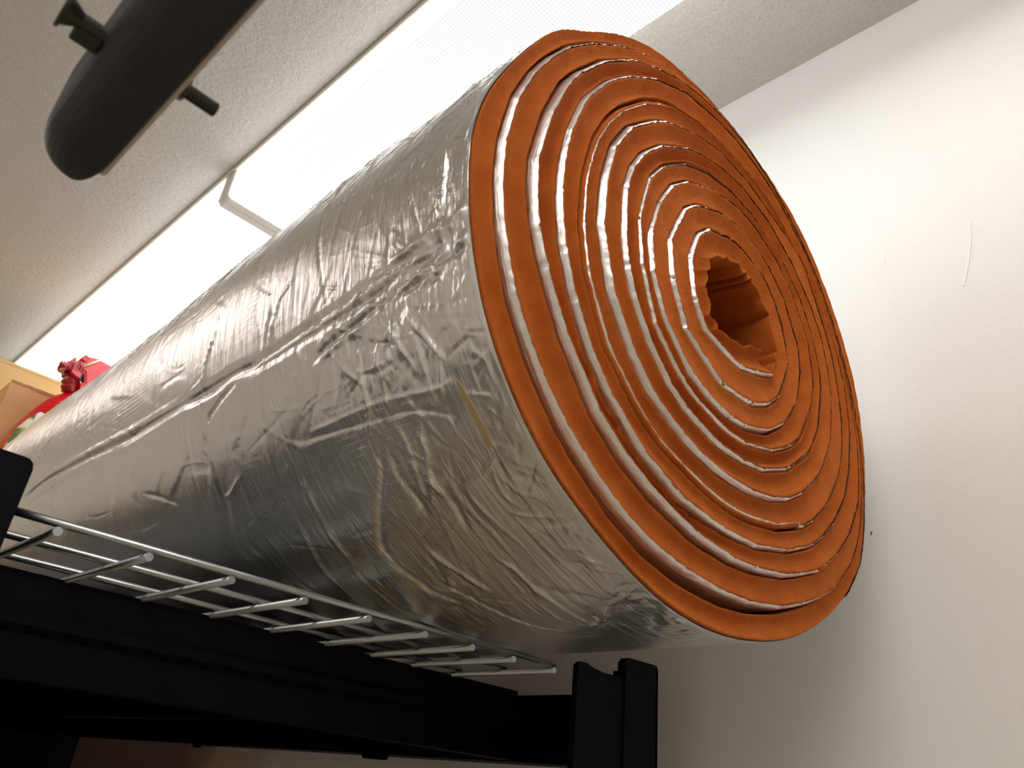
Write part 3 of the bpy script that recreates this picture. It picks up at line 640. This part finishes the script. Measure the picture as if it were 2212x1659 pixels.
bm.faces.new(rings[0][::-1]); bm.faces.new(rings[-1]); jp('body', bm, M_red, True)
bm = bmesh.new(); tube(bm, (.464, 2.10, .825), (.452, 2.095, .880), .0195, 28, .0205); jp('neck', bm, M_redd, True, .99)
bm = bmesh.new()
for k in range(3): tube(bm, (.4635 - .004 * k, 2.10, .840 + .014 * k), (.4625 - .004 * k, 2.10, .8445 + .014 * k), .0218, 28)
tube(bm, (.450, 2.094, .878), (.446, 2.092, .896), .0305, 28, .0275)
for k in range(22):
    a = 2 * math.pi * k / 22; box(bm, .4495 + .0305 * math.cos(a) - .0014, .4495 + .0305 * math.cos(a) + .0014, 2.094 + .0305 * math.sin(a) - .0014, 2.094 + .0305 * math.sin(a) + .0014, .876, .896)
jp('screw_cap', bm, M_redd, False, .985)
bm = bmesh.new()
prism(bm, [(.422, .893), (.432, .899), (.4445, .921), (.448, .920), (.4475, .911), (.456, .910), (.460, .897), (.456, .886), (.440, .887), (.424, .886)], 'y', 2.068, 2.094)
bmesh.ops.bevel(bm, geom=bm.edges[:], offset=.002, segments=2, affect='EDGES'); jp('trigger_guard', bm, M_red, k=.977)
bm = bmesh.new()
prism(bm, [(.455, .905), (.457, .926), (.468, .933), (.492, .940), (.500, .9385), (.540, .934), (.560, .900), (.530, .870), (.505, .850), (.490, .846), (.485, .870), (.478, .890), (.466, .895)], 'y', 2.066, 2.100)
bmesh.ops.bevel(bm, geom=bm.edges[:], offset=.004, segments=3, affect='EDGES'); jp('spout', bm, M_pink, k=.977)
bm = bmesh.new(); prism(bm, [(.478, .858), (.508, .863), (.500, .842), (.482, .838)], 'y', 2.064, 2.09); jp('spout_clip', bm, M_red, k=.977)
bm = bmesh.new(); tube(bm, (.4665, 2.066, .924), (.4665, 2.060, .924), .0085, 20); jp('button', bm, M_red, k=.977)
bm = bmesh.new(); prism(bm, [(.446, .884), (.456, .888), (.472, .882), (.474, .868), (.462, .870), (.450, .876)], 'y', 2.064, 2.08); jp('latch', bm, M_pink, k=.977)
bm = bmesh.new(); box(bm, .4715, .4755, 2.0635, 2.070, .858, .883, .0005); jp('slot', bm, M_tote, k=.977)
bm = bmesh.new(); tube(bm, (.469, 2.060, .902), (.499, 2.060, .934), .0026, 10); jp('pull_stick', bm, M_stick, True, .975)
def lab(name, pts, m, y=2.0635):
    bm = bmesh.new(); prism(bm, pts, 'y', y, y + .0014); return jp(name, bm, m, k=.9735)
lab('white_label', [(.409, .690), (.414, .745), (.420, .750), (.436, .7495), (.470, .700), (.475, .60), (.395, .60)], M_white)['label'] = 'white paper label'
lab('printed_label', [(.376, .640), (.384, .690), (.402, .728), (.412, .742), (.409, .690), (.394, .60), (.373, .60)], M_lab, 2.0625)['label'] = 'green and cream printed label'

# ------------------------------------------------------------------ black bar with a bolt, close to the lens
bar = empty('steel_bar', (.046, .20, .25)); tag(bar, 'out-of-focus black bar with a rounded end and a bolt through it, top left', 'metal bar')
def bp_(name, bm, m, sm=False): o = obj(name, bm, m, bar, sm); o.data.transform(Matrix.Translation((-.046, -.20, -.25))); return o
bm = bmesh.new()
def bar_ring(y, xl, xr, zb_, zt_, rl, rs):
    pts = []
    def arc_(cx_, cz_, r_, a0, a1, n=6):
        for k in range(n + 1):
            a = math.radians(a0 + (a1 - a0) * k / n); pts.append((cx_ + r_ * math.cos(a), cz_ + r_ * math.sin(a)))
    arc_(xr - rs, zb_ + rs, rs, 0, -90); arc_(xl + rl, zb_ + rl, rl, -90, -180); arc_(xl + rs, zt_ - rs, rs, 180, 90); arc_(xr - rs, zt_ - rs, rs, 90, 0)
    return [bm.verts.new((u, y, v)) for u, v in pts]
prevr = None
for y in [-.30] + [.350 + .036 * math.sin(math.pi / 2 * k / 9) for k in range(10)]:
    q = max(0.0, (y - .350) / .036); sh = 1 - math.sqrt(max(0, 1 - q * q))
    rg = bar_ring(y, .0255 + .013 * sh, .0562 - .008 * sh, .250 + .006 * sh, .292 - .012 * sh, .0125, .0028)
    if prevr:
        n_ = len(rg)
        for k in range(n_): bm.faces.new((prevr[k], prevr[(k + 1) % n_], rg[(k + 1) % n_], rg[k]))
    else: bm.faces.new(rg)
    prevr = rg
bm.faces.new(prevr[::-1]); bmesh.ops.recalc_face_normals(bm, faces=bm.faces[:])
bp_('bar', bm, M_bar, False)
bm = bmesh.new(); prism(bm, [(-.30, .2535), (.366, .2535), (.374, .258), (.378, .266), (.378, .285), (-.30, .285)], 'x', .0562, .0582); bp_('edge_strip', bm, M_cream)  # pale strip painted for the light along the bar's right edge
bm = bmesh.new(); box(bm, .0185, .0250, -.30, .262, .268, .325, .002); bp_('strap', bm, M_bar)
yb, zb = .291, .262
bm = bmesh.new(); tube(bm, (.0095, yb, zb), (.0755, yb, zb), .0030, 18)
for k in range(22): tube(bm, (.060 + k * .0007, yb, zb), (.06035 + k * .0007, yb, zb), .0034, 18)
bp_('bolt', bm, M_bolt)
bm = bmesh.new(); tube(bm, (.0085, yb, zb), (.0100, yb, zb), .0078, 28); tube(bm, (.0100, yb, zb), (.016, yb, zb), .0065, 24, .0032); bp_('bolt_head', bm, M_bolt)
bm = bmesh.new(); tube(bm, (.0582, yb, zb), (.0612, yb, zb), .0058, 6); bp_('nut', bm, M_bolt)
bm = bmesh.new(); box(bm, .0150, .0262, yb + .001, yb + .0095, zb - .004, zb + .006, .001); bp_('nut', bm, M_bolt)
bm = bmesh.new(); tube(bm, (.045, -.10, .298), (.045, -.10, H - .0005), .006, 12); tube(bm, (.045, -.10, H - .004), (.045, -.10, H - .0005), .02, 16); bp_('hanger_rod', bm, M_bar)
bm = bmesh.new(); tube(bm, (.045, -.26, .298), (.045, -.26, H - .0005), .006, 12); bp_('hanger_rod', bm, M_bar)

# ------------------------------------------------------------------ marks on the white wall
M_scr = mat('wall_scratch', (0.95, 0.94, 0.92), 0.4); M_fleck = mat('dark_fleck', (0.12, 0.10, 0.08), 0.8)
wall = bpy.data.objects['wall_right']
bm = bmesh.new(); pts = [(.1766, .7451), (.1785, .7290), (.1804, .7142), (.1845, .6970), (.1887, .6801), (.1991, .6491)]
for (a, b), (c_, d_) in zip(pts, pts[1:]): tube(bm, (XR - .0002, a, b), (XR - .0002, c_, d_), .0011, 8)
o = obj('raised_scratch', bm, M_scr, wall); o['label'] = 'thin pale curved scratch'
bm = bmesh.new(); tube(bm, (XR - .0001, .2881, .742), (XR - .0001, .2902, .729), .0012, 8); obj('paint_nick', bm, M_scr, wall)
for y_, z_ in ((.352, .343),):
    bm = bmesh.new(); tube(bm, (XR - .0002, y_, z_), (XR - .0002, y_ + .001, z_ - .004), .0009, 6); obj('fleck', bm, M_fleck, wall)
